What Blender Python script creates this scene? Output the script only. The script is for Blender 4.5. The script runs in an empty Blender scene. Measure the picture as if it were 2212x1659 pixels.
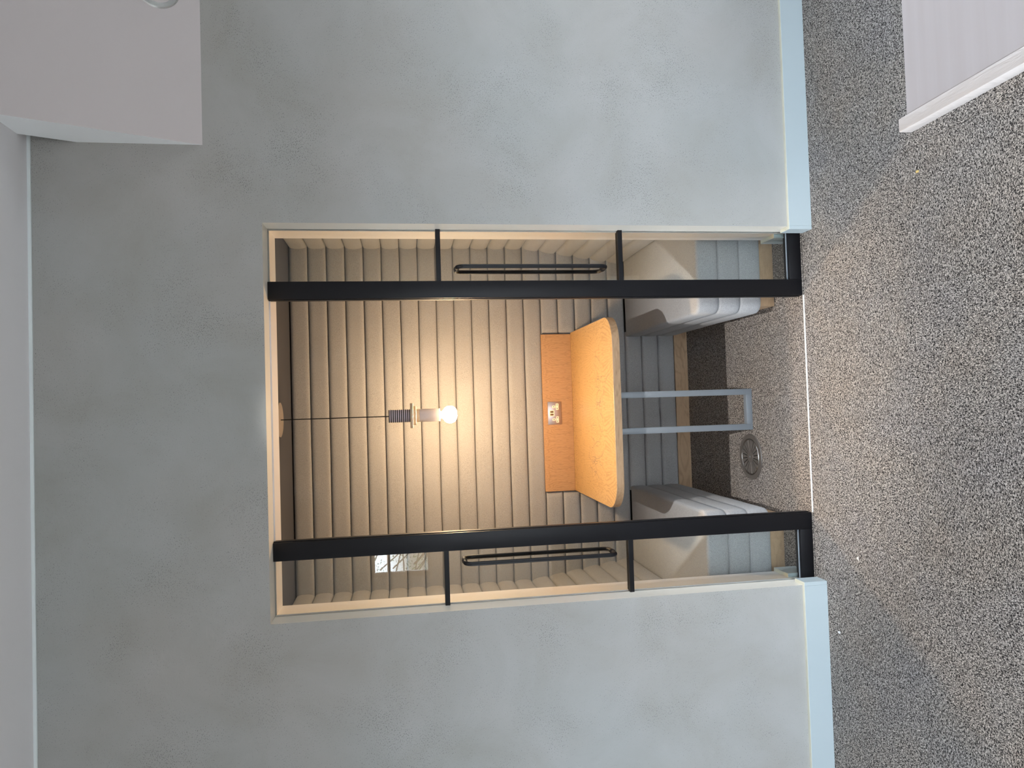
import bpy, bmesh, math, random
from mathutils import Vector, Matrix, noise
random.seed(7)
C = bpy.context.scene.collection
SC = bpy.context.scene
PI = math.pi

# ---------------------------------------------------------------- camera (the photo is a portrait shot stored lying on its side)
F = Vector((0.02827883, 0.98850076, -0.14854818))
R = Vector((0.99912136, -0.03255005, -0.02640063))
U = Vector((0.03093229, 0.14767108, 0.9885527))
cam = bpy.data.cameras.new('camera')
cam.sensor_fit = 'HORIZONTAL'; cam.sensor_width = 36.0
cam.lens = 1525.9138 / 2212 * 36.0
cam.clip_start = 0.05; cam.clip_end = 200
co = bpy.data.objects.new('camera', cam); C.objects.link(co)
X_, Y_, Z_ = -U, R, -F
co.matrix_world = Matrix(((X_.x, Y_.x, Z_.x, 0.0018), (X_.y, Y_.y, Z_.y, -2.9442), (X_.z, Y_.z, Z_.z, 1.8289), (0, 0, 0, 1)))
SC.camera = co

# ---------------------------------------------------------------- world, lights, exposure
vs = SC.view_settings
SC.display_settings.display_device = 'sRGB'
vs.view_transform = 'Standard'; vs.look = 'None'; vs.gamma = 1.0; vs.use_curve_mapping = False
vs.exposure = 0.0
w = bpy.data.worlds.new('sky'); SC.world = w; w.use_nodes = True
nt = w.node_tree; nt.nodes.clear()
wo = nt.nodes.new('ShaderNodeOutputWorld'); bg = nt.nodes.new('ShaderNodeBackground')
tc = nt.nodes.new('ShaderNodeTexCoord'); sx = nt.nodes.new('ShaderNodeSeparateXYZ'); rp = nt.nodes.new('ShaderNodeValToRGB')
nt.links.new(tc.outputs['Generated'], sx.inputs[0]); nt.links.new(sx.outputs['Z'], rp.inputs[0])
nt.links.new(rp.outputs[0], bg.inputs[0]); nt.links.new(bg.outputs[0], wo.inputs[0])
# an overcast sky down to the horizon and grassy ground below it
rp.color_ramp.elements[0].position = 0.0; rp.color_ramp.elements[0].color = (0.20, 0.20, 0.20, 1)
rp.color_ramp.elements[1].position = 0.03; rp.color_ramp.elements[1].color = (0.84, 0.91, 1.03, 1)
bg.inputs['Strength'].default_value = 15.0

def lamp(name, kind, loc, energy, color, rot=(0, 0, 0), **k):
    l = bpy.data.lights.new(name, kind); l.energy = energy; l.color = color
    for a, b in k.items(): setattr(l, a, b)
    o = bpy.data.objects.new(name, l); C.objects.link(o); o.location = loc; o.rotation_euler = rot
    return o
def portal(loc, rot, sx, sy):
    o = lamp('window_portal', 'AREA', loc, 1, (1, 1, 1), rot, shape='RECTANGLE', size=sx, size_y=sy)
    o.data.cycles.is_portal = True
portal((-4.55, -3.1, 1.35), (0, -PI/2, 0), 2.5, 4.6)            # left windows, facing +X
portal((0.15, -6.05, 1.2), (PI/2, 0, PI), 2.1, 2.2)             # tall rear window, facing +Y
portal((3.45, -1.95, 1.15), (0, PI/2, 0), 2.1, 2.9)              # added right window, facing -X
portal((-1.675, -6.05, 1.95), (PI/2, 0, PI), 0.95, 0.78)            # high rear window
# recessed ceiling downlight just in front of the booth: throws the table's shadow on the carpet
lamp('downlight_beam', 'SPOT', (-0.02, -0.66, 3.2), 270, (1.0, 0.95, 0.88), (0.325, 0, 0), spot_size=0.78, spot_blend=0.9, shadow_soft_size=0.025)

# ---------------------------------------------------------------- helpers
def tag(o, label=None, cat=None, group=None, kind=None):
    for k, v in (('label', label), ('category', cat), ('group', group), ('kind', kind)):
        if v: o[k] = v
    return o
def empty(name, loc, label=None, cat=None, group=None, kind=None):
    o = bpy.data.objects.new(name, None); C.objects.link(o); o.location = loc
    o.empty_display_size = 0.05
    return tag(o, label, cat, group, kind)
def wloc(o):
    v = Vector((0, 0, 0))
    while o is not None: v += o.location; o = o.parent
    return v
def obj(name, bm, mat, parent=None, origin=None, smooth=True, angle=0.6, **kw):
    me = bpy.data.meshes.new(name)
    base = wloc(parent) if parent else Vector((0, 0, 0))
    org = Vector(origin) if origin else base
    bmesh.ops.translate(bm, verts=bm.verts, vec=-org)
    bmesh.ops.recalc_face_normals(bm, faces=bm.faces)
    bm.to_mesh(me); bm.free()
    for m in (mat if isinstance(mat, (list, tuple)) else [mat]): me.materials.append(m)
    o = bpy.data.objects.new(name, me); C.objects.link(o)
    o.location = org - base
    if parent: o.parent = parent
    if smooth:
        me.shade_smooth()
        try: me.set_sharp_from_angle(angle=angle)
        except Exception: pass
    return tag(o, **kw)
def box(x0, x1, y0, y1, z0, z1, bevel=0.0, seg=2, bm=None):
    own = bmesh.new()
    vs_ = [own.verts.new((x, y, z)) for z in (z0, z1) for y in (y0, y1) for x in (x0, x1)]
    for f in ((0, 1, 3, 2), (4, 6, 7, 5), (0, 4, 5, 1), (1, 5, 7, 3), (3, 7, 6, 2), (2, 6, 4, 0)):
        own.faces.new([vs_[i] for i in f])
    if bevel: bmesh.ops.bevel(own, geom=own.edges[:] , offset=bevel, segments=seg, profile=0.5, affect='EDGES')
    if bm is None: return own
    me = bpy.data.meshes.new('t'); own.to_mesh(me); own.free(); bm.from_mesh(me); bpy.data.meshes.remove(me)
    return bm
def lathe(prof, cx, cy, n=40, bm=None):
    bm = bm or bmesh.new(); rings = []
    for r, z in prof:
        if r < 1e-5: rings.append([bm.verts.new((cx, cy, z))])
        else: rings.append([bm.verts.new((cx + r*math.cos(2*PI*i/n), cy + r*math.sin(2*PI*i/n), z)) for i in range(n)])
    for a, b in zip(rings, rings[1:]):
        for i in range(n):
            j = (i+1) % n
            if len(a) == 1 and len(b) == 1: continue
            if len(a) == 1: bm.faces.new((a[0], b[i], b[j]))
            elif len(b) == 1: bm.faces.new((a[i], a[j], b[0]))
            else: bm.faces.new((a[i], a[j], b[j], b[i]))
    return bm
def disc(r, z0, z1, cx, cy, bev=0.0015, n=40, bm=None):
    return lathe([(0, z0), (r-bev, z0), (r, z0+bev), (r, z1-bev), (r-bev, z1), (0, z1)], cx, cy, n, bm)
def tube(pts, r, n=14, bm=None, cap=True):
    bm = bm or bmesh.new(); rings = []; prev = None
    pts = [Vector(p) for p in pts]
    for i, p in enumerate(pts):
        t = (pts[min(i+1, len(pts)-1)] - pts[max(i-1, 0)]).normalized()
        if prev is None: a = t.orthogonal().normalized()
        else: a = (prev - t*prev.dot(t)).normalized()
        prev = a; b = t.cross(a)
        rings.append([bm.verts.new(p + (a*math.cos(2*PI*k/n) + b*math.sin(2*PI*k/n))*r) for k in range(n)])
    for u, v in zip(rings, rings[1:]):
        for k in range(n): bm.faces.new((u[k], u[(k+1) % n], v[(k+1) % n], v[k]))
    if cap: bm.faces.new(rings[0]); bm.faces.new(rings[-1][::-1])
    return bm
def prism(outline, z0, z1, bevel=0.0, bm=None, seg=2):
    bm = bm or bmesh.new()
    a = [bm.verts.new((x, y, z0)) for x, y in outline]; b = [bm.verts.new((x, y, z1)) for x, y in outline]
    n = len(a)
    for i in range(n): bm.faces.new((a[i], a[(i+1) % n], b[(i+1) % n], b[i]))
    bm.faces.new(a[::-1]); bm.faces.new(b)
    if bevel:
        es = [e for e in bm.edges if abs(e.verts[0].co.z - e.verts[1].co.z) < 1e-6]
        bmesh.ops.bevel(bm, geom=es, offset=bevel, segments=seg, profile=0.5, affect='EDGES')
    return bm
def profile_x(pts_yz, x0, x1):
    """closed outline in the YZ plane pushed along X"""
    bm = bmesh.new()
    a = [bm.verts.new((x0, y, z)) for y, z in pts_yz]; b = [bm.verts.new((x1, y, z)) for y, z in pts_yz]
    n = len(a)
    for i in range(n): bm.faces.new((a[i], a[(i+1) % n], b[(i+1) % n], b[i]))
    bm.faces.new(a[::-1]); bm.faces.new(b)
    return bm

# ---------------------------------------------------------------- materials
class M:
    def __init__(s, name, base=(0.8, 0.8, 0.8), rough=0.5, metal=0.0, spec=0.5):
        s.m = bpy.data.materials.new(name); s.m.use_nodes = True
        s.t = s.m.node_tree; s.b = s.t.nodes['Principled BSDF']
        s.b.inputs['Base Color'].default_value = (*base, 1)
        s.b.inputs['Roughness'].default_value = rough; s.b.inputs['Metallic'].default_value = metal
        s.b.inputs['Specular IOR Level'].default_value = spec
        s._c = None
    def n(s, t, **k):
        o = s.t.nodes.new(t)
        for a, b in k.items(): setattr(o, a, b)
        return o
    def l(s, a, b): s.t.links.new(a, b)
    def coord(s, scale=(1, 1, 1), rot=(0, 0, 0), loc=(0, 0, 0)):
        c = s.n('ShaderNodeNewGeometry'); mp = s.n('ShaderNodeMapping')
        mp.inputs['Scale'].default_value = scale; mp.inputs['Rotation'].default_value = rot; mp.inputs['Location'].default_value = loc
        s.l(c.outputs['Position'], mp.inputs[0]); return mp.outputs[0]
    def noise(s, co_, scale, detail=3, rough=0.5, dist=0.0):
        o = s.n('ShaderNodeTexNoise'); s.l(co_, o.inputs['Vector'])
        o.inputs['Scale'].default_value = scale; o.inputs['Detail'].default_value = detail
        o.inputs['Roughness'].default_value = rough; o.inputs['Distortion'].default_value = dist
        return o.outputs['Fac']
    def ramp(s, fac, stops, interp='LINEAR'):
        o = s.n('ShaderNodeValToRGB'); s.l(fac, o.inputs[0]); cr = o.color_ramp; cr.interpolation = interp
        while len(cr.elements) < len(stops): cr.elements.new(0.5)
        for e, (p, c) in zip(cr.elements, stops):
            e.position = p; e.color = (*c, 1) if len(c) == 3 else (c[0],)*3 + (1,)
        return o.outputs[0]
    def mix(s, a, b, fac, blend='MIX'):
        o = s.n('ShaderNodeMix', data_type='RGBA', blend_type=blend)
        for sock, v in ((o.inputs[6], a), (o.inputs[7], b), (o.inputs[0], fac)):
            if isinstance(v, (int, float)): sock.default_value = v
            elif isinstance(v, tuple): sock.default_value = (*v, 1)
            else: s.l(v, sock)
        return o.outputs[2]
    def math(s, op, a, b=0.0, c=0.0):
        o = s.n('ShaderNodeMath', operation=op)
        for i, v in enumerate((a, b, c)):
            if isinstance(v, (int, float)): o.inputs[i].default_value = v
            else: s.l(v, o.inputs[i])
        return o.outputs[0]
    def color(s, c): s.l(c, s.b.inputs['Base Color'])
    def bump(s, h, strength=0.3, dist=0.002):
        o = s.n('ShaderNodeBump'); o.inputs['Strength'].default_value = strength; o.inputs['Distance'].default_value = dist
        s.l(h, o.inputs['Height']); s.l(o.outputs[0], s.b.inputs['Normal'])

def plaster():
    k = M('plaster', (0.4, 0.4, 0.37), 0.62, spec=0.3)
    big = k.noise(k.coord(), 2.6, 6, 0.62, 0.5)
    col = k.ramp(big, [(0.28, (0.360, 0.352, 0.335)), (0.5, (0.395, 0.391, 0.386)), (0.72, (0.428, 0.424, 0.426))])
    hue = k.noise(k.coord(loc=(5, 2, 1)), 1.1, 2, 0.5)
    col = k.mix(col, k.ramp(hue, [(0.35, (1.0, 0.985, 0.95)), (0.65, (0.97, 1.0, 0.985))]), 1.0, 'MULTIPLY')
    # trowel pits: short dark specks, gathered in patches
    sp = k.noise(k.coord((1.0, 1, 1.7), (0, 0.35, 0)), 190, 2, 0.6)
    patch = k.noise(k.coord(loc=(3, 1, 9)), 3.5, 3, 0.6)
    th = k.math('MULTIPLY_ADD', patch, -0.34, 0.793)
    pit = k.math('MULTIPLY', k.math('SUBTRACT', sp, th), 14.0); pit.node.use_clamp = True
    k.color(k.mix(col, (0.17, 0.175, 0.165), pit))
    trow = k.noise(k.coord((1, 1, 2.2), (0, 0.4, 0)), 28, 4, 0.6, 0.5)
    k.bump(k.math('SUBTRACT', trow, pit), 0.25, 0.002)
    return k.m
def paint(name, c, rough=0.4, grain=0.0):
    k = M(name, c, rough)
    n = k.noise(k.coord(), 3.0, 3)
    k.color(k.mix(c, tuple(v*0.94 for v in c), n))
    k.bump(k.noise(k.coord(), 320, 2), 0.05 + grain, 0.0006)
    return k.m
def fabric(name, lo, hi, wx=(1, 1, 1)):
    k = M(name, hi, 0.95, spec=0.15)
    a = k.noise(k.coord((1.0, 1.0, 2.6)), 300, 3, 0.7)
    b = k.noise(k.coord((2.6, 2.6, 1.0)), 300, 3, 0.7)
    f = k.math('MULTIPLY_ADD', k.math('ADD', a, b), 0.5, 0.0)
    c1 = k.ramp(f, [(0.33, lo), (0.45, tuple((p*0.35+q*0.65) for p, q in zip(lo, hi))), (0.60, hi)])
    m = k.noise(k.coord(), 5, 3)
    k.color(k.mix(c1, k.ramp(m, [(0.3, (0.93,)), (0.7, (1.0,))]), 1.0, 'MULTIPLY'))
    k.b.inputs['Sheen Weight'].default_value = 0.15
    k.bump(f, 0.5, 0.0012)
    return k.m
def carpet(name, axis):
    k = M(name, (0.3, 0.28, 0.26), 0.97, spec=0.1)
    sc = (1.0, 0.62, 1) if axis else (0.62, 1.0, 1)
    loops = k.noise(k.coord(sc), 280, 2, 0.5, 1.2)
    c1 = k.ramp(loops, [(0.43, (0.022, 0.020, 0.021)), (0.49, (0.17, 0.155, 0.145)), (0.56, (0.50, 0.455, 0.42)), (0.68, (0.68, 0.63, 0.59))])
    tint = k.noise(k.coord(), 2.3, 3, 0.6)
    c2 = k.ramp(tint, [(0.3, (0.93, 0.95, 1.0)), (0.5, (0.98, 0.98, 0.98)), (0.72, (1.04, 0.99, 0.94))])
    k.color(k.mix(c1, c2, 1.0, 'MULTIPLY'))
    k.bump(loops, 0.9, 0.004)
    return k.m
def oak(name, grain, light, dark, book=0.0, fine=1.0):
    """grain: 0 = along X, 1 = along Y, 2 = along Z. book = width of one veneer leaf, mirrored leaf to leaf"""
    k = M(name, light, 0.38, spec=0.4)
    g = k.n('ShaderNodeNewGeometry'); sx_ = k.n('ShaderNodeSeparateXYZ'); k.l(g.outputs['Position'], sx_.inputs[0])
    ax = [sx_.outputs[0], sx_.outputs[1], sx_.outputs[2]]
    along = ax[grain]; across = ax[1] if grain == 0 else ax[0]; third = ax[2] if grain != 2 else ax[1]
    if book:
        across = k.math('PINGPONG', k.math('ADD', across, 10.03), book)
    cb = k.n('ShaderNodeCombineXYZ'); k.l(across, cb.inputs[0]); k.l(k.math('MULTIPLY', along, 0.30), cb.inputs[1]); k.l(third, cb.inputs[2])
    v = cb.outputs[0]
    warp = k.noise(v, 7.0, 3, 0.55, 0.6)
    if book:   # cathedral figure: nested tongues around the middle of each mirrored leaf
        fig = k.math('MULTIPLY_ADD', warp, 0.42, k.math('MULTIPLY_ADD', across, 1.5, k.math('MULTIPLY', along, 0.22)))
        rings = k.math('SINE', k.math('MULTIPLY', fig, 240))
    else:
        fig = k.math('MULTIPLY_ADD', warp, 0.30, across)
        rings = k.math('SINE', k.math('MULTIPLY', fig, 210))
    rings = k.math('MULTIPLY_ADD', rings, 0.5, 0.5)
    cb2 = k.n('ShaderNodeCombineXYZ'); k.l(across, cb2.inputs[0]); k.l(k.math('MULTIPLY', along, 0.06), cb2.inputs[1]); k.l(third, cb2.inputs[2])
    pore = k.noise(cb2.outputs[0], 260*fine, 3, 0.6)
    a = k.math('MULTIPLY', k.math('POWER', rings, 2.5), k.ramp(k.noise(v, 12, 2), [(0.35, (0.25,)), (0.7, (1.0,))]))
    c1 = k.mix(light, dark, k.math('MULTIPLY', a, 0.55))
    c2 = k.mix(c1, tuple(x*0.62 for x in dark), k.ramp(pore, [(0.56, (0.0,)), (0.70, (0.55,))]))
    c3 = k.mix(c2, tuple(min(1, x*1.12) for x in light), k.ramp(k.noise(v, 3, 2), [(0.45, (0.0,)), (0.7, (0.4,))]))
    k.color(c3); k.bump(pore, 0.08, 0.0005)
    return k.m
def metal(name, c, rough=0.35, brushed=None):
    k = M(name, c, rough, 1.0)
    k.bump(k.noise(k.coord((1, 14, 1) if brushed else (1, 1, 1)), 300, 2), 0.08, 0.0004)
    return k.m
def black_coat():
    k = M('black_powder_coat', (0.006, 0.006, 0.008), 0.42, spec=0.28)
    k.b.inputs['Roughness'].default_value = 0.42
    k.bump(k.noise(k.coord(), 700, 2), 0.12, 0.0003)
    return k.m
def glass(name='clear_glass', tint=(0.965, 0.985, 0.975)):
    m = bpy.data.materials.new(name); m.use_nodes = True; t = m.node_tree; t.nodes.clear()
    o = t.nodes.new('ShaderNodeOutputMaterial'); tr = t.nodes.new('ShaderNodeBsdfTransparent'); gl = t.nodes.new('ShaderNodeBsdfGlossy')
    fr = t.nodes.new('ShaderNodeFresnel'); mx = t.nodes.new('ShaderNodeMixShader'); nz = t.nodes.new('ShaderNodeTexNoise')
    mt = t.nodes.new('ShaderNodeMapRange')
    fr.inputs['IOR'].default_value = 1.5; tr.inputs[0].default_value = (*tint, 1)
    gl.inputs['Roughness'].default_value = 0.0; gl.inputs['Color'].default_value = (1, 1, 1, 1)
    t.links.new(fr.outputs[0], mx.inputs[0]); t.links.new(tr.outputs[0], mx.inputs[1]); t.links.new(gl.outputs[0], mx.inputs[2])
    t.links.new(mx.outputs[0], o.inputs[0])
    t.nodes.remove(nz); t.nodes.remove(mt)
    return m
def emit(name, c, s):
    k = M(name, c, 0.4); k.b.inputs['Emission Color'].default_value = (*c, 1); k.b.inputs['Emission Strength'].default_value = s
    return k.m

PLASTER = plaster()
WHITE = paint('white_paint', (0.78, 0.77, 0.75), 0.42)
LINING = paint('lining_paint', (0.80, 0.76, 0.76), 0.30)
CEIL = paint('ceiling_paint', (0.80, 0.785, 0.80), 0.8)
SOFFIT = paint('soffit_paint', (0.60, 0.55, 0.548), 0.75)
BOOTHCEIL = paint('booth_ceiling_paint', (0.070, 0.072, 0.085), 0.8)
SKIRT = paint('skirting_paint', (0.47, 0.545, 0.575), 0.35)
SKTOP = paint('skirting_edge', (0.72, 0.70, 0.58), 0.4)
FAB = fabric('grey_wool', (0.065, 0.063, 0.066), (0.415, 0.405, 0.40))
FABB = fabric('grey_wool_bench', (0.085, 0.085, 0.09), (0.455, 0.46, 0.475))
SEAM = M('seam_shadow', (0.02, 0.018, 0.018), 0.95).m
CARP = [carpet('carpet_loop', 0), carpet('carpet_loop_turned', 1)]
OAKTOP = oak('oak_veneer_top', 1, (0.50, 0.31, 0.13), (0.27, 0.14, 0.048), book=0.145)
OAKBACK = oak('oak_veneer_board', 2, (0.47, 0.26, 0.115), (0.26, 0.125, 0.048), book=0.11)
OAKEDGE = oak('oak_edge', 0, (0.46, 0.32, 0.20), (0.26, 0.16, 0.09))
OAKPL = oak('oak_plinth', 0, (0.46, 0.31, 0.19), (0.26, 0.16, 0.09))
BLACK = black_coat()
GLASS = glass()
STEEL = paint('grey_blue_coat', (0.25, 0.285, 0.325), 0.35)
VENTM = M('vent_metal', (0.17, 0.155, 0.145), 0.4, 0.35).m
COPPER = metal('brushed_plate', (0.50, 0.40, 0.36), 0.35, True)
CREAM = M('cream_plastic', (0.86, 0.80, 0.62), 0.35).m
DARK = M('dark_recess', (0.01, 0.008, 0.007), 0.8).m
BROWNPORT = M('brown_port', (0.16, 0.09, 0.04), 0.6).m
PALEWOOD = oak('pale_maple', 0, (0.84, 0.70, 0.52), (0.66, 0.50, 0.34))
CONCRETE = paint('grey_lilac_glaze', (0.74, 0.68, 0.70), 0.55)
LILAC = M('lilac_thread', (0.86, 0.78, 0.90), 0.7).m
CORDM = M('black_cord', (0.01, 0.01, 0.01), 0.7).m
CANOPY = paint('cream_canopy', (0.74, 0.62, 0.48), 0.5)
BULB = emit('warm_bulb', (1.0, 0.69, 0.39), 600.0)
INK = M('grey_ink', (0.12, 0.11, 0.13), 0.7).m

# ---------------------------------------------------------------- setting
XL, XR, ZT = -0.843, 0.764, 2.385          # opening
WT = 0.24                                   # wall thickness
BX0, BX1, BY, BZ = -1.117, 1.0, 1.462, 2.515
S, P = 0.42, 0.11                           # seat height, channel pitch
RX0, RX1, RY, RZ = -4.5, 3.4, -6.0, 3.25

def structure(name, bm, mat, **k): return obj(name, bm, mat, None, smooth=False, kind='structure', **k)

# floor slab with its carpet tiles
fl = structure('floor', box(RX0, RX1, RY, BY+0.1, -0.12, -0.006), DARK)
tile_mesh = {}
def tiles(xs, ys):
    k = 0
    for i in range(len(xs)-1):
        for j in range(len(ys)-1):
            x0, x1, y0, y1 = xs[i], xs[i+1], ys[j], ys[j+1]
            g = 0.0004; alt = (i+j) % 2
            key = (round(x1-x0, 3), round(y1-y0, 3), alt)
            if key not in tile_mesh:
                o = obj('carpet_tile', box(x0+g, x1-g, y0+g, y1-g, -0.006, 0.0, 0.0008, 1), CARP[alt], fl, origin=((x0+x1)/2, (y0+y1)/2, -0.006), smooth=False)
                tile_mesh[key] = o
            else:
                o = tile_mesh[key].copy(); C.objects.link(o); o.parent = fl; o.location = ((x0+x1)/2, (y0+y1)/2, -0.006)
xs = [RX0, -4.12] + [-3.62 + 0.5*i for i in range(15)]; xs[-1] = RX1
ys = [RY, -5.6] + [-5.1 + 0.5*i for i in range(11)] + [0.068]
tiles(xs, ys)
tiles([BX0-0.1, -0.62, -0.12, 0.38, 0.88, BX1+0.1], [0.0745, 0.4, 0.9, 1.4, BY+0.1])
tr = structure('trim_threshold', box(-0.536, 0.465, 0.0683, 0.0742, -0.004, 0.0045, 0.0008, 1), M('threshold_strip_white', (0.70, 0.69, 0.67), 0.3).m)

# front wall with the opening, one piece
def wall_front():
    bm = bmesh.new()
    def quad(*p): bm.faces.new([bm.verts.new(q) for q in p])
    for y in (0.0, WT):
        xx = [RX0, XL, XR, RX1]; zz = [0.0, ZT, RZ]
        for i in range(3):
            for j in range(2):
                if i == 1 and j == 0: continue
                quad((xx[i], y, zz[j]), (xx[i+1], y, zz[j]), (xx[i+1], y, zz[j+1]), (xx[i], y, zz[j+1]))
    quad((XL, 0, 0), (XL, WT, 0), (XL, WT, ZT), (XL, 0, ZT)); quad((XR, 0, 0), (XR, WT, 0), (XR, WT, ZT), (XR, 0, ZT))
    quad((XL, 0, ZT), (XR, 0, ZT), (XR, WT, ZT), (XL, WT, ZT))
    quad((RX0, 0, RZ), (RX1, 0, RZ), (RX1, WT, RZ), (RX0, WT, RZ))
    bmesh.ops.remove_doubles(bm, verts=bm.verts, dist=1e-5)
    return bm
wf = structure('wall_front', wall_front(), [PLASTER, paint('reveal_paint', (0.74, 0.70, 0.63), 0.35)])
for f in wf.data.polygons:
    c = f.center
    if 0.01 < c.y < WT-0.01 and c.z < RZ-0.01 and XL-0.01 < c.x < XR+0.01: f.material_index = 1
# painted lining of the opening, behind the glass line
L0 = 0.108
lin = 0.006
structure('trim_jamb_left', box(XL-0.001, XL+lin, L0, WT+0.004, 0.0, ZT, 0.001, 1), LINING)
structure('trim_jamb_right', box(XR-lin, XR+0.001, L0, WT+0.004, 0.0, ZT, 0.001, 1), LINING)
structure('trim_head', box(XL+lin, XR-lin, L0, WT+0.004, ZT-lin, ZT+0.001, 0.001, 1), LINING)
# outer room
structure('ceiling', box(RX0, RX1, RY, 0.0, RZ, RZ+0.1), CEIL)
structure('trim_ceiling_bead', box(RX0, RX1, -0.008, 0.0, RZ-0.012, RZ, 0.001, 1), paint('bead_paint', (0.80, 0.86, 0.88), 0.4))
def holed(name, axis, at_, t, lo, hi, holes):
    """wall slab across an axis with rectangular window holes (a0,a1,z0,z1)"""
    bm = bmesh.new()
    aa = sorted({lo, hi, *[h[0] for h in holes], *[h[1] for h in holes]}); zz = sorted({0.0, RZ, *[h[2] for h in holes], *[h[3] for h in holes]})
    for a0, a1 in zip(aa, aa[1:]):
        for z0, z1 in zip(zz, zz[1:]):
            if any(h[0]-1e-6 <= a0 and a1 <= h[1]+1e-6 and h[2]-1e-6 <= z0 and z1 <= h[3]+1e-6 for h in holes): continue
            if axis == 'x': box(at_, at_+t, a0, a1, z0, z1, bm=bm)
            else: box(a0, a1, at_, at_+t, z0, z1, bm=bm)
    return structure(name, bm, WHITE)
holed('wall_left', 'x', RX0-0.2, 0.2, RY, 0, [(-5.4, -3.15, 0.1, 2.6), (-3.05, -0.8, 0.1, 2.6)])
holed('wall_right', 'x', RX1, 0.2, RY, 0, [(-3.4, -0.5, 0.1, 2.2)])
holed('wall_rear', 'y', RY-0.2, 0.2, RX0-0.2, RX1+0.2, [(-2.15, -1.2, 1.56, 2.33), (-0.9, 1.2, 0.1, 2.3)])
def win_frame(name, axis, at_, a0, a1, z0, z1, bars):
    bm = bmesh.new(); w_ = 0.05
    def b(p0, p1, q0, q1):
        if axis == 'x': box(at_-0.03, at_+0.03, p0, p1, q0, q1, 0.004, 1, bm)
        else: box(p0, p1, at_-0.03, at_+0.03, q0, q1, 0.004, 1, bm)
    b(a0, a1, z0, z0+w_); b(a0, a1, z1-w_, z1); b(a0, a0+w_, z0+w_, z1-w_); b(a1-w_, a1, z0+w_, z1-w_)
    for m in bars: b(m-0.02, m+0.02, z0+w_, z1-w_)
    f = structure(name, bm, WHITE)
    if axis == 'x': g = box(at_-0.004, at_+0.004, a0+w_, a1-w_, z0+w_, z1-w_)
    else: g = box(a0+w_, a1-w_, at_-0.004, at_+0.004, z0+w_, z1-w_)
    obj('window_pane', g, GLASS, f, smooth=False)
win_frame('window_1', 'x', RX0-0.1, -5.4, -3.15, 0.1, 2.6, [])
win_frame('window_2', 'x', RX0-0.1, -3.05, -0.8, 0.1, 2.6, [])
win_frame('window_added_right', 'x', RX1+0.1, -3.4, -0.5, 0.1, 2.2, [-1.95])  # unseen right-hand window, added to brighten the right side of the room
win_frame('window_3', 'y', RY-0.1, -2.15, -1.2, 1.56, 2.33, [])
structure('trim_window_bar', box(-2.11, -1.24, RY-0.12, RY-0.08, 2.085, 2.125, 0.003, 1), WHITE)
win_frame('window_4', 'y', RY-0.1, -0.9, 1.2, 0.1, 2.3, [0.15])

# sloping bulkhead at the top right (underside of stairs)
structure('bulkhead_sloped', profile_x([(0.0, 2.608), (0.0, 3.074), (-0.074, RZ), (-0.268, RZ)], 1.075, RX1), [SOFFIT, paint('bulkhead_side_lit', (0.88, 0.90, 0.92), 0.5)])  # side face paler and bluer than the soffit: window light put into its colour
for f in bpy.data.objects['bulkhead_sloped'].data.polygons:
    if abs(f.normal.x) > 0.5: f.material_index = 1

# skirting: fronts, and their returns round the opening
for sx_, (a, b) in (('left', (RX0, XL+0.0)), ('right', (XR, RX1))):
    structure('baseboard_'+sx_, box(a, b, -0.017, 0.0, 0.0, 0.11, 0.0012, 1), SKIRT)
for sd, xx, sgn in (('left_return', XL, 1), ('right_return', XR, -1)):
    x0, x1 = sorted((xx, xx+sgn*0.016))
    structure('baseboard_'+sd, box(x0, x1, -0.017, 0.060, 0.0, 0.11, 0.0012, 1), SKIRT)
    x0, x1 = sorted((xx+sgn*lin, xx+sgn*(lin+0.018)))
    structure('baseboard_'+sd+'_inner', box(x0, x1, 0.118, WT+0.004, 0.0, 0.11, 0.0012, 1), SKIRT)

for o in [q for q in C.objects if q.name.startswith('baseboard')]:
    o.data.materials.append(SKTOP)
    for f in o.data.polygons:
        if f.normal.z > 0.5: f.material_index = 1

# ---------------------------------------------------------------- upholstered booth shell
def channel(a0, a1, p0, p1, inward, bulge, nseg, closed_back=0.02, round_ends=(0, 0), seed=0, along='x', power=4.0):
    """one padded roll from a0 to a1. p0,p1 = (offset, z) of its lower and upper seam; bulges towards 'inward'."""
    bm = bmesh.new(); rows = []
    NP = 13
    for i in range(nseg+1):
        a = a0 + (a1-a0)*i/nseg
        wob0 = 0.0018*noise.noise(Vector((a*2.2, p0[1]*7, 3.1))); wob1 = 0.0018*noise.noise(Vector((a*2.2, p1[1]*7, 3.1)))
        e = 1.0
        for end, at_ in ((0, a0), (1, a1)):
            if round_ends[end]:
                d = min(1.0, abs(a-at_)/0.022); e = min(e, math.sqrt(max(0.0, 1-(1-d)**2)))
        row = []
        for j in range(NP):
            t = -1 + 2*j/(NP-1); s_ = math.sin(t*PI/2)
            h = (1-abs(s_)**power)
            h = max(h, 0)**0.55 * bulge * e * (1 + 0.10*noise.noise(Vector((a*3, p0[1]*9, seed))))
            gp = 0.0016
            z = (p0[1]+wob0+gp)*(1-s_)/2 + (p1[1]+wob1-gp)*(1+s_)/2
            o_ = (p0[0]*(1-s_) + p1[0]*(1+s_))/2 + inward*h
            row.append((a, o_, z))
        row.append((a, p1[0]-inward*closed_back, p1[1]-0.001)); row.append((a, p0[0]-inward*closed_back, p0[1]+0.001))
        rows.append([bm.verts.new((q[0], q[1], q[2]) if along == 'x' else (q[1], q[0], q[2])) for q in row])
    for u, v in zip(rows, rows[1:]):
        for j in range(len(u)): k_ = (j+1) % len(u); bm.faces.new((u[j], u[k_], v[k_], v[j]))
    bm.faces.new(rows[0]); bm.faces.new(rows[-1][::-1])
    return bm
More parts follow.
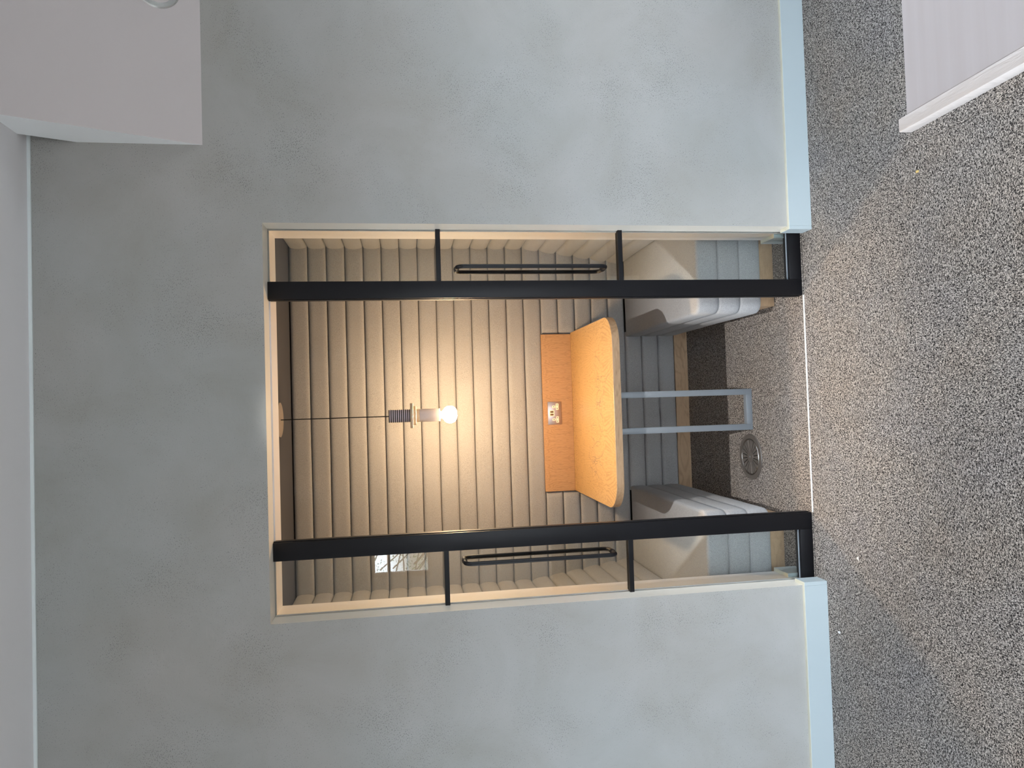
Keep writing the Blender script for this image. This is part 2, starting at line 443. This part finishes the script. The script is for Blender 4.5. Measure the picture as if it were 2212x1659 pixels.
TX0, TX1 = -0.557, 0.436                     # table / backboard span
wb = structure('wall_back', box(BX0-0.05, BX1+0.05, BY+0.022, BY+0.1, 0.0, BZ), SEAM)
for k in range(-3, 19):
    z0, z1 = S+P*k, S+P*(k+1)
    a0, a1 = (BX0-0.01, BX1+0.01)
    if k < 0: a0, a1 = -0.575, 0.445
    spans = [(a0, a1, (0, 0))]
    if k in (3, 4): spans = [(a0, TX0-0.003, (0, 1)), (TX1+0.003, a1, (1, 0))]
    for s0, s1, re in spans:
        obj('padded_channel', channel(s0, s1, (BY, z0), (BY, z1), -1, 0.016, 40 if not any(re) else 30, round_ends=re, seed=k, power=6.0), FAB, wb, angle=1.2)
obj('wood_plinth', box(-0.60, 0.47, BY-0.004, BY+0.018, 0.0, 0.0885, 0.001, 1), OAKPL, wb)
def side_x(base, sgn, z):
    return base - sgn*0.095*max(0.0, min(1.0, (1.08-z)/0.62))
for side, base, sgn in (('left', BX0, -1), ('right', BX1, 1)):
    wl = structure('wall_booth_'+side, box(*sorted((base+sgn*0.022, base+sgn*0.1)), WT, BY+0.02, 0.0, BZ), SEAM)
    for k in range(0, 19):
        z0, z1 = S+P*k, S+P*(k+1)
        obj('padded_channel', channel(WT+0.002, BY-0.004, (side_x(base, sgn, z0), z0), (side_x(base, sgn, z1), z1), -sgn, 0.021, 26, closed_back=0.02+ (0.09 if k < 6 else 0), seed=k+50, along='y', power=3.0), FAB, wl, angle=1.2)
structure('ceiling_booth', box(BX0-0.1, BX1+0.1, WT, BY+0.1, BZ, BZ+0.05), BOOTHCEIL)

# ---------------------------------------------------------------- benches
def rrect(x0, x1, y0, y1, r, corners, n=7):
    """corners: set of 'ff' codes to round: (sx,sy)"""
    out = []
    for (sx, sy, a0) in ((1, 1, 0), (-1, 1, 90), (-1, -1, 180), (1, -1, 270)):
        cx = x1 if sx > 0 else x0; cy = y1 if sy > 0 else y0
        if (sx, sy) in corners:
            for i in range(n+1):
                a = math.radians(a0 + 90*i/n)
                out.append((cx - sx*r + r*math.cos(a), cy - sy*r + r*math.sin(a), math.cos(a), math.sin(a)))
        else:
            out.append((cx, cy, sx*0.707, sy*0.707))
    # refine long edges
    res = []
    m = len(out)
    for i in range(m):
        p, q = out[i], out[(i+1) % m]; res.append(p)
        d = math.hypot(p[0]-q[0], p[1]-q[1])
        if d > 0.2:
            c = int(d/0.08)
            nx, ny = (q[1]-p[1])/d, -(q[0]-p[0])/d
            for t in range(1, c): res.append((p[0]+(q[0]-p[0])*t/c, p[1]+(q[1]-p[1])*t/c, nx, ny))
    return res
def band(x0, x1, y0, y1, z0, z1, r, corners, bulge, top=0.0, seed=0):
    bm = bmesh.new(); ol = rrect(x0, x1, y0, y1, r, corners); rings = []
    levels = []
    NP = 9
    for j in range(NP):
        s_ = math.sin((-1+2*j/(NP-1))*PI/2); h = ((1-abs(s_)**3)**0.6)*bulge
        z = z0+0.0012 + (z1-z0-0.0024)*(s_+1)/2
        levels.append((h, z))
    if top:   # rounded shoulder and soft seat surface instead of the upper seam
        levels = levels[:6]
        h5, z5 = levels[-1]
        for i in range(1, 8):
            a = i/7*PI/2; levels.append((h5 - top*(1-math.cos(a)), (z1-top) + top*math.sin(a)) if (z1-top) > z5 else (h5-top*(1-math.cos(a)), z5+(z1-z5)*math.sin(a)))
        levels.append((h5-top-0.012, z1+0.0005))
    for h, z in levels:
        ring = []
        for (x, y, nx, ny) in ol:
            w1 = 0.0025*noise.noise(Vector((x*4, y*4, z0*9+seed))) if 0 < h else 0
            ring.append(bm.verts.new((x+nx*(h+w1), y+ny*(h+w1), z + 0.0022*noise.noise(Vector((x*5, y*5, seed)))*(1 if z > z0+0.005 else 1))))
        rings.append(ring)
    for u, v in zip(rings, rings[1:]):
        for i in range(len(u)): j = (i+1) % len(u); bm.faces.new((u[i], u[j], v[j], v[i]))
    bm.faces.new(rings[0][::-1]); bm.faces.new(rings[-1])
    return bm
def bench(x0, x1, inner, label):
    t = empty('bench', ((x0+x1)/2, 0.87, 0.0), label, 'bench', 'upholstered benches in the booth')
    cs = {(inner, -1)}
    y0, y1 = 0.300, 1.438
    obj('seat_pad', band(x0, x1, y0, y1, S-P, S, 0.045, cs, 0.009, 0.018, 1), FABB, t, angle=1.2)
    obj('padded_band', band(x0, x1, y0, y1, S-2*P, S-P, 0.045, cs, 0.009, 0, 2), FABB, t, angle=1.2)
    obj('padded_band', band(x0, x1, y0, y1, S-3*P, S-2*P, 0.045, cs, 0.009, 0, 3), FABB, t, angle=1.2)
    a, b = (x0, x1-0.03) if inner > 0 else (x0+0.03, x1)
    obj('plinth', box(a, b, y0+0.035, y1, 0.0, 0.0895, 0.001, 1), OAKPL, t)
    return t
bench(BX0+0.098, -0.553, 1, 'grey upholstered bench with three padded bands, left of the oak table')
bench(0.420, BX1-0.098, -1, 'grey upholstered bench with three padded bands, right of the oak table')

# ---------------------------------------------------------------- table
t = empty('table', (-0.06, 1.0, 0.0), 'oak veneered booth table with rounded front corners and scribbles, fixed to the back wall', 'table')
TZ = 0.785; TZ0 = 0.746
def outline(inset, n=12):
    r = 0.145 - inset
    x0, x1, y0, y1 = TX0+inset, TX1+0.008-inset, 0.532+inset, BY-0.022
    o = [(x1, y1), (x0, y1)]
    for i in range(n+1):
        a = PI + PI/2*i/n; o.append((x0+r+r*math.cos(a), y0+r+r*math.sin(a)))
    for i in range(n+1):
        a = 1.5*PI + PI/2*i/n; o.append((x1-r+r*math.cos(a), y0+r+r*math.sin(a)))
    return o
obj('table_top', prism(outline(0.0022), TZ0, TZ), OAKTOP, t, smooth=False)
def edgeband():
    bm = bmesh.new(); a = outline(0.0); b = outline(0.002)
    idx = list(range(1, len(a))) + [0]
    A = []
    for pts, z in ((a, TZ0), (a, TZ-0.0008), (b, TZ+0.0002)): A.append([bm.verts.new((*pts[i], z)) for i in idx])
    Bv = [bm.verts.new((*b[i], TZ0)) for i in idx]; A = [Bv] + A
    for u, v in zip(A, A[1:]):
        for i in range(len(u)-1): bm.faces.new((u[i], u[i+1], v[i+1], v[i]))
    return bm
obj('edge_band', edgeband(), OAKEDGE, t, label='paler straight-grained edge')
obj('back_board', box(TX0, TX1, BY-0.022, BY+0.018, TZ, 0.976, 0.001, 1), OAKBACK, t, smooth=False)
LY0, LY1 = 0.606, 0.640
def leg_(x0, x1, z0, z1): return box(x0, x1, LY0, LY1, z0, z1, 0.0015, 2)
obj('leg', leg_(0.013, 0.045, 0.0, TZ0), STEEL, t)
obj('leg', leg_(-0.175, -0.143, 0.0, TZ0), STEEL, t)
obj('foot_bar', leg_(-0.1435, 0.0135, 0.0, 0.032), STEEL, t)
# pen scribbles drawn on the veneer (traced as lines lying on the top)
SCR = [[(0.216, 0.9), (0.206, 0.876), (0.19, 0.854), (0.167, 0.84), (0.145, 0.83), (0.133, 0.841)], [(0.247, 0.863), (0.249, 0.838), (0.236, 0.807), (0.22, 0.778), (0.198, 0.769)], [(0.244, 0.855), (0.221, 0.866)], [(0.141, 0.831), (0.137, 0.809), (0.125, 0.806), (0.124, 0.843)], [(0.124, 0.833), (0.12, 0.798), (0.102, 0.754)], [(0.162, 0.743), (0.137, 0.749), (0.107, 0.73), (0.078, 0.723)], [(0.134, 0.765), (0.134, 0.737)], [(0.161, 0.666), (0.145, 0.684)], [(0.145, 0.607), (0.129, 0.645), (0.105, 0.674), (0.073, 0.704), (0.04, 0.728), (-0.002, 0.751), (-0.044, 0.764), (-0.086, 0.754)], [(0.12, 0.854), (0.084, 0.859)], [(0.083, 0.867), (0.081, 0.835), (0.073, 0.812), (0.084, 0.779), (0.101, 0.788)], [(0.065, 0.797), (0.059, 0.83), (0.038, 0.857), (0.012, 0.873), (-0.018, 0.872), (-0.044, 0.864), (-0.079, 0.859), (-0.121, 0.829), (-0.159, 0.794), (-0.167, 0.775), (-0.153, 0.763), (-0.119, 0.751), (-0.09, 0.752), (-0.061, 0.798)], [(0.065, 0.797), (0.058, 0.772), (0.032, 0.766), (0.007, 0.778), (-0.018, 0.803), (-0.044, 0.827), (-0.057, 0.813)], [(0.051, 0.831), (0.025, 0.842), (-0.001, 0.846), (-0.027, 0.833)], [(0.033, 0.801), (0.007, 0.794), (-0.01, 0.807), (-0.035, 0.818)], [(-0.001, 0.87), (-0.007, 0.838), (-0.005, 0.798), (0.005, 0.781)], [(-0.022, 0.865), (-0.014, 0.823), (-0.027, 0.785)], [(-0.002, 0.751), (-0.002, 0.721)], [(-0.061, 0.798), (-0.073, 0.776), (-0.09, 0.755)], [(-0.058, 1.03), (-0.09, 1.022), (-0.125, 1.004), (-0.165, 0.978)], [(-0.129, 0.979), (-0.147, 0.964), (-0.146, 0.939)], [(-0.133, 0.962), (-0.131, 0.895)], [(-0.163, 0.916), (-0.166, 0.903)], [(-0.17, 0.892), (-0.172, 0.881)], [(-0.185, 0.869), (-0.188, 0.86)], [(-0.187, 0.803), (-0.189, 0.79)], [(-0.209, 0.972), (-0.215, 0.959), (-0.198, 0.937)], [(-0.207, 0.975), (-0.209, 0.955)], [(-0.264, 1.005), (-0.26, 0.97), (-0.242, 0.934), (-0.225, 0.891), (-0.22, 0.85), (-0.223, 0.826), (-0.218, 0.813)], [(-0.216, 0.943), (-0.236, 0.945)], [(-0.248, 0.91), (-0.243, 0.885), (-0.249, 0.861)], [(-0.258, 1.057), (-0.264, 1.035), (-0.254, 1.027)], [(-0.266, 1.035), (-0.289, 1.049), (-0.323, 1.074), (-0.327, 1.04), (-0.34, 1.007), (-0.356, 0.974)], [(-0.27, 0.997), (-0.296, 1.015), (-0.331, 0.997), (-0.341, 0.956), (-0.322, 0.936), (-0.287, 0.94), (-0.268, 0.963)], [(-0.312, 0.986), (-0.311, 0.935), (-0.32, 0.911), (-0.341, 0.956), (-0.368, 0.918), (-0.389, 0.904), (-0.397, 0.946)], [(-0.319, 0.903), (-0.311, 0.845), (-0.295, 0.796), (-0.276, 0.763), (-0.263, 0.749)], [(-0.326, 0.823), (-0.335, 0.848), (-0.345, 0.838), (-0.349, 0.795)], [(-0.366, 1.054), (-0.377, 1.02), (-0.398, 1.0), (-0.426, 1.018)], [(-0.379, 1.038), (-0.384, 0.995)], [(-0.39, 0.962), (-0.405, 0.93), (-0.422, 0.924), (-0.441, 0.902)], [(-0.383, 0.936), (-0.399, 0.938)], [(-0.395, 0.921), (-0.413, 0.882), (-0.427, 0.852)], [(-0.338, 0.972), (-0.352, 0.932), (-0.339, 0.881)], [(-0.324, 0.962), (-0.334, 0.921), (-0.331, 0.88)], [(-0.304, 0.934), (-0.324, 0.912)], [(-0.249, 0.67), (-0.258, 0.664)], [(-0.363, 0.781), (-0.365, 0.772)], [(-0.374, 0.693), (-0.377, 0.686)], [(-0.385, 0.688), (-0.387, 0.681)], [(-0.329, 0.636), (-0.329, 0.622)]]
bm = bmesh.new()
for line in SCR:
    pts = [Vector((x, y, TZ+0.0006)) for x, y in line]
    for p, q in zip(pts, pts[1:]):
        d = (q-p)
        if d.length < 1e-5: continue
        n_ = Vector((-d.y, d.x, 0)).normalized()*0.0008; d = d.normalized()*0.0004
        bm.faces.new([bm.verts.new(v) for v in (p-n_-d, q-n_+d, q+n_+d, p+n_-d)])
obj('pen_scribble', bm, INK, t, smooth=False, label='dark pen scribbles on the table top', kind='stuff')

# ---------------------------------------------------------------- power socket on the back board
PX, PZ, PY = -0.0645, 0.905, BY-0.0228
s = empty('power_socket', (PX, PY, PZ), 'double power socket with brushed metal plate and cream inserts on the oak back board', 'socket')
obj('face_plate', box(PX-0.0725, PX+0.0725, PY-0.005, PY, PZ-0.043, PZ+0.043, 0.0012, 2), COPPER, s)
def pad(cx, cz, w_, h_, y=PY-0.005, d=0.0015, mat=CREAM, name='socket_insert', par=None):
    return obj(name, box(PX+cx-w_/2, PX+cx+w_/2, y-d, y+0.001, PZ+cz-h_/2, PZ+cz+h_/2, 0.0006, 1), mat, par or s)
for sx in (-0.0405, 0.0405):
    e_ = pad(sx, 0.0035, 0.0145, 0.021, name='earth_insert')
    pad(sx, 0.0045, 0.0040, 0.0080, y=PY-0.0065, d=0.0004, mat=DARK, name='pin_hole', par=e_)
    l_ = pad(sx, -0.0185, 0.040, 0.0175, name='socket_insert')
    for q in (-0.0112, 0.0112): pad(sx+q, -0.0175, 0.0062, 0.0046, y=PY-0.0065, d=0.0004, mat=DARK, name='pin_hole', par=l_)
    obj('screw', box(PX+sx*1.48-0.002, PX+sx*1.48+0.002, PY-0.006, PY-0.0045, PZ-0.002, PZ+0.002, 0.0008, 1), COPPER, s)
u_ = pad(0, 0.0175, 0.037, 0.031, d=0.005, name='switch_module')
for q in (-0.0085, 0.0085): pad(q, 0.0175, 0.0125, 0.021, y=PY-0.010, d=0.0004, mat=BROWNPORT, name='port', par=u_)

# ---------------------------------------------------------------- glazed sliding doors
def door(name, xa, xb, xs0, xs1, hx, sgn):
    """xa..xb glass span, xs0..xs1 stile"""
    Y0, Y1 = 0.081, 0.128; GY = 0.104
    d = empty(name, ((xs0+xs1)/2, GY, 0.0), kind='structure')
    st = obj('stile', box(xs0, xs1, Y0, Y1, 0.0, ZT-0.0005, 0.0015, 2), BLACK, d)
    xi = xs0 if sgn > 0 else xs1                      # side facing the gap
    q0, q1 = sorted((xi, xi - sgn*0.004))
    obj('brush_strip', box(q0, q1, Y0+0.012, Y1-0.006, 0.01, ZT-0.001, 0.001, 1), BLACK, st)
    g0, g1 = (xs1, xb) if sgn > 0 else (xa, xs0)
    rl = obj('bottom_rail', box(g0, g1, Y0, Y1, 0.0, 0.060, 0.0015, 2), BLACK, d)
    obj('glazing_bead', box(g0, g1, GY-0.009, GY-0.005, 0.060, 0.066, 0.001, 1), STEEL, rl)
    zs = [0.060, 0.8655, 1.677, ZT-0.001]
    for z in zs[1:3]:
        obj('transom', box(g0, g1, Y0+0.004, Y1-0.004, z-0.0100, z+0.0100, 0.001, 1), BLACK, d)
    for k in range(3):
        z0 = zs[k] + (0.01 if k else 0.0); z1 = zs[k+1] - (0.01 if k < 2 else 0.0)
        obj('glass_pane', box(g0, g1, GY-0.004, GY+0.004, z0, z1), GLASS, d, smooth=False)
    # back-to-back tubular pull handles
    r = 0.0090; br = 0.030
    for face in (-1, 1):
        yo = GY + face*0.068; za, zb = 0.945, 1.600
        pts = [(hx, GY+face*0.004, za)]
        for i in range(9):
            a = i/8*PI/2; pts.append((hx, yo - face*br + face*br*math.sin(a), za + br - br*math.cos(a)))
        for i in range(9):
            a = i/8*PI/2; pts.append((hx, yo - face*br + face*br*math.cos(a), zb - br + br*math.sin(a)))
        pts.append((hx, GY+face*0.004, zb))
        h = obj('pull_handle', tube(pts, r, 16), BLACK, d)
        for z in (za, zb):
            c = bmesh.new()
            tube([(hx, GY+face*0.004, z), (hx, GY+face*0.010, z)], r+0.0025, 18, c)
            obj('handle_rose', c, BLACK, h)
door('door_1', XL+0.0, XR, -0.614, -0.538, -0.664, -1)
door('door_2', XL, XR-0.0, 0.465, 0.539, 0.593, 1)

# ---------------------------------------------------------------- pendant lamp
LX, LY = -0.044, 0.87
p = empty('pendant_lamp', (LX, LY, BZ), 'pendant lamp with striped top, round collars, grey cylinder and glowing bulb above the table', 'lamp')
obj('canopy', lathe([(0, BZ), (0.062, BZ), (0.090, BZ-0.034), (0.090, BZ-0.037), (0.087, BZ-0.038), (0, BZ-0.038)], LX, LY, 48), CANOPY, p)
obj('cord', tube([(LX, LY, BZ-0.037), (LX, LY, 1.92)], 0.0026, 10), CORDM, p)
spool = obj('spool', disc(0.0325, 1.811, 1.922, LX, LY), LILAC, p)
for i in range(11):
    z = 1.8125 + i*(0.108/10)
    obj('spool_ring', disc(0.0345, z-0.0020, z+0.0026, LX, LY, 0.0012, 36), CORDM, spool)
obj('collar', disc(0.067, 1.7945, 1.8105, LX, LY, 0.002, 48), PALEWOOD, p)
obj('collar', disc(0.0505, 1.778, 1.7945, LX, LY, 0.002, 48), PALEWOOD, p)
obj('neck', disc(0.0345, 1.761, 1.778, LX, LY, 0.001), PALEWOOD, p)
obj('lamp_holder', disc(0.0345, 1.652, 1.761, LX, LY, 0.002), CONCRETE, p)
obj('bulb_cap', disc(0.019, 1.634, 1.653, LX, LY, 0.001, 24), CREAM, p)
prof = [(0.0, 1.5600)]
for i in range(1, 12):
    a = -PI/2 + PI*i/13; prof.append((0.0465*math.cos(a)**0.8, 1.5985 + 0.0385*math.sin(a)))
prof.append((0.018, 1.6400))
obj('bulb', lathe(prof, LX, LY, 32), BULB, p)

# ---------------------------------------------------------------- floor vent
VX, VY, VR = -0.3215, 0.640, 0.122
v = empty('floor_vent', (VX, VY, 0.0), 'round grey metal floor vent with radial slots in the carpet under the booth', 'vent')
def ann(r0, r1, z0, z1, n=56):
    bm = bmesh.new(); rs = []
    for r, z in ((r0, z0), (r1, z0), (r1, (z0+z1)/2), (r1-0.0015, z1), (r0+0.001, z1), (r0, z0)):
        rs.append([bm.verts.new((VX+r*math.cos(2*PI*i/n), VY+r*math.sin(2*PI*i/n), z)) for i in range(n)])
    for a, b in zip(rs, rs[1:]):
        for i in range(n): bm.faces.new((a[i], a[(i+1) % n], b[(i+1) % n], b[i]))
    return bm
obj('vent_pan', disc(VR-0.004, 0.0003, 0.0016, VX, VY, 0.0003, 48), DARK, v)
obj('rim', ann(0.097, VR, 0.0005, 0.0065), VENTM, v)
obj('inner_ring', ann(0.091, 0.0955, 0.0012, 0.0085), metal('vent_ring', (0.55, 0.52, 0.49), 0.35), v)
NB = 20
for i in range(NB):
    a0 = 2*PI*i/NB + 0.0; bm = bmesh.new(); g = 0.0019
    pts = []
    g = 0.0023
    for rr, off in ((0.0905, -1), (0.0905, 1), (0.030, 1), (0.030, -1)):
        a = a0 + off*(PI/NB - g/rr); pts.append((VX+rr*math.cos(a), VY+rr*math.sin(a)))
    obj('blade', prism(pts, 0.0014, 0.0055, 0.0006, seg=1), VENTM, v, smooth=False)
obj('hub', disc(0.0305, 0.0013, 0.0068, VX, VY, 0.001, 32), VENTM, v)
obj('hub_screw', disc(0.005, 0.0066, 0.0076, VX, VY, 0.0004, 16), STEEL, v)

# ---------------------------------------------------------------- outer ceiling downlights
def downlight(name, label, origin, normal, r=0.055):
    n_ = Vector(normal).normalized(); q = Vector((0, 0, -1)).rotation_difference(n_).to_matrix()
    e = empty(name, origin, label, 'light', 'recessed ceiling downlights')
    o = Vector(origin)
    def put(nm, bm, mat):
        bmesh.ops.transform(bm, matrix=q.to_4x4(), verts=bm.verts); bmesh.ops.translate(bm, verts=bm.verts, vec=o)
        obj(nm, bm, mat, e)
    put('trim_ring', lathe([(r*0.72, 0.02), (r*0.74, -0.002), (r*0.94, -0.004), (r, -0.0005), (r, 0.0005)], 0, 0, 40), metal('satin_ring', (0.75, 0.75, 0.74), 0.25))
    put('reflector', lathe([(0, 0.028), (r*0.45, 0.027), (r*0.72, 0.0)], 0, 0, 32), metal('dim_reflector', (0.25, 0.25, 0.25), 0.3))
    return e
downlight('downlight', 'round downlight with bright metal ring recessed in the sloping bulkhead', (1.675, -0.060, 2.752), (0, -0.607, -0.254), 0.085)
downlight('downlight', 'round recessed downlight in the flat ceiling in front of the booth', (-0.02, -0.66, RZ), (0, 0, -1))

# ---------------------------------------------------------------- white desk at the lower right
d = empty('desk', (1.4, -2.3, 0.0), 'white laminate desk with a pale edge strip, on the carpet at the right', 'desk')
def streaky():
    k = M('white_laminate', (0.76, 0.70, 0.70), 0.28)
    n = k.noise(k.coord((0.4, 9, 1)), 3.0, 3, 0.6)
    k.color(k.ramp(n, [(0.3, (0.60, 0.55, 0.555)), (0.7, (0.64, 0.595, 0.605))]))
    k.bump(k.noise(k.coord((0.3, 5, 1)), 6, 2), 0.1, 0.002)
    return k.m
def crinkle():
    k = M('edge_film', (0.86, 0.80, 0.78), 0.22)
    n = k.noise(k.coord((6, 1.2, 1)), 9, 3, 0.6, 1.5)
    k.bump(n, 0.5, 0.006)
    return k.m
obj('desk_top', box(0.608, 2.2, -3.10, -1.563, 0.703, 0.730, 0.0008, 1), streaky(), d)
obj('edge_strip', box(0.578, 0.6075, -3.10, -1.537, 0.700, 0.731, 0.002, 2), crinkle(), d, label='pale glossy edge strip')
for (x0, x1) in ((0.95, 0.975), (2.10, 2.125)):
    obj('end_panel', box(x0, x1, -3.0, -2.15, 0.0, 0.703, 0.001, 1), WHITE, d)
obj('rear_panel', box(0.975, 2.10, -2.18, -2.16, 0.25, 0.703, 0.001, 1), WHITE, d)

# ---------------------------------------------------------------- bits on the carpet
def scrap(name, label, cat, x, y, pts, z, c):
    bm = bmesh.new()
    a = [bm.verts.new((x+px, y+py, 0.0005)) for px, py in pts]; b = [bm.verts.new((x+px*0.95, y+py*0.95, z)) for px, py in pts]; n = len(pts)
    for i in range(n): bm.faces.new((a[i], a[(i+1) % n], b[(i+1) % n], b[i]))
    bm.faces.new(a[::-1]); bm.faces.new(b)
    tag(obj(name, bm, M(name, c, 0.8).m, None, origin=(x, y, 0), smooth=False), label, cat)
scrap('paper_scrap', 'tiny yellow paper scrap on the carpet near the white desk', 'scrap', 0.787, -0.686, [(-0.004, -0.006), (0.004, -0.007), (0.005, 0.005), (-0.003, 0.006)], 0.003, (0.75, 0.55, 0.2))
scrap('lint', 'small round white lint speck on the carpet seam, left of the opening', 'lint', -1.030, -0.095, [(-0.005, -0.003), (0.0, -0.006), (0.006, -0.002), (0.004, 0.005), (-0.003, 0.005)], 0.005, (0.85, 0.85, 0.85))
scrap('lint', 'pale three-cornered lint flake on the carpet before the left glass door', 'lint', -0.681, -0.247, [(-0.008, -0.004), (0.010, -0.003), (0.001, 0.009)], 0.003, (0.8, 0.76, 0.72))

# ---------------------------------------------------------------- tree outside, seen only as a reflection in the left glass
tree = empty('tree', (-2.3, -9.0, -0.1), 'leafy tree outside, seen only as a reflection in the left glass door', 'tree')
BARK = M('bark', (0.16, 0.14, 0.11), 0.9).m; LEAF = M('leaf', (0.34, 0.44, 0.16), 0.7).m
tb = bmesh.new(); tube([(-2.3, -9, -0.1), (-2.28, -9, 1.2), (-2.35, -9.05, 2.4), (-2.25, -9, 3.6)], 0.10, 10, tb)
obj('trunk', tb, BARK, tree)
tips = []
bb = bmesh.new(); rnd = random.Random(3)
for i in range(46):
    z = rnd.uniform(0.9, 3.4); a = rnd.uniform(0, 2*PI); L = rnd.uniform(0.5, 1.3)
    p0 = Vector((-2.3, -9, z)); p1 = p0 + Vector((math.cos(a)*L, math.sin(a)*L*0.6, rnd.uniform(0.1, 0.6)))
    pm = (p0+p1)/2 + Vector((rnd.uniform(-.1, .1), 0, rnd.uniform(-.1, .1)))
    tube([p0, pm, p1], 0.012, 5, bb); tips += [p1, pm]
obj('branches', bb, BARK, tree)
lf = bmesh.new()
for p1 in tips:
    for _ in range(16):
        c = p1 + Vector([rnd.gauss(0, 0.17) for _ in range(3)]); s_ = rnd.uniform(0.012, 0.03)
        u = Vector([rnd.uniform(-1, 1) for _ in range(3)]).normalized(); v_ = u.orthogonal().normalized()
        lf.faces.new([lf.verts.new(c + q) for q in (u*s_, v_*s_*0.5, -u*s_, -v_*s_*0.5)])
obj('leaves', lf, LEAF, tree, smooth=False, kind='stuff')
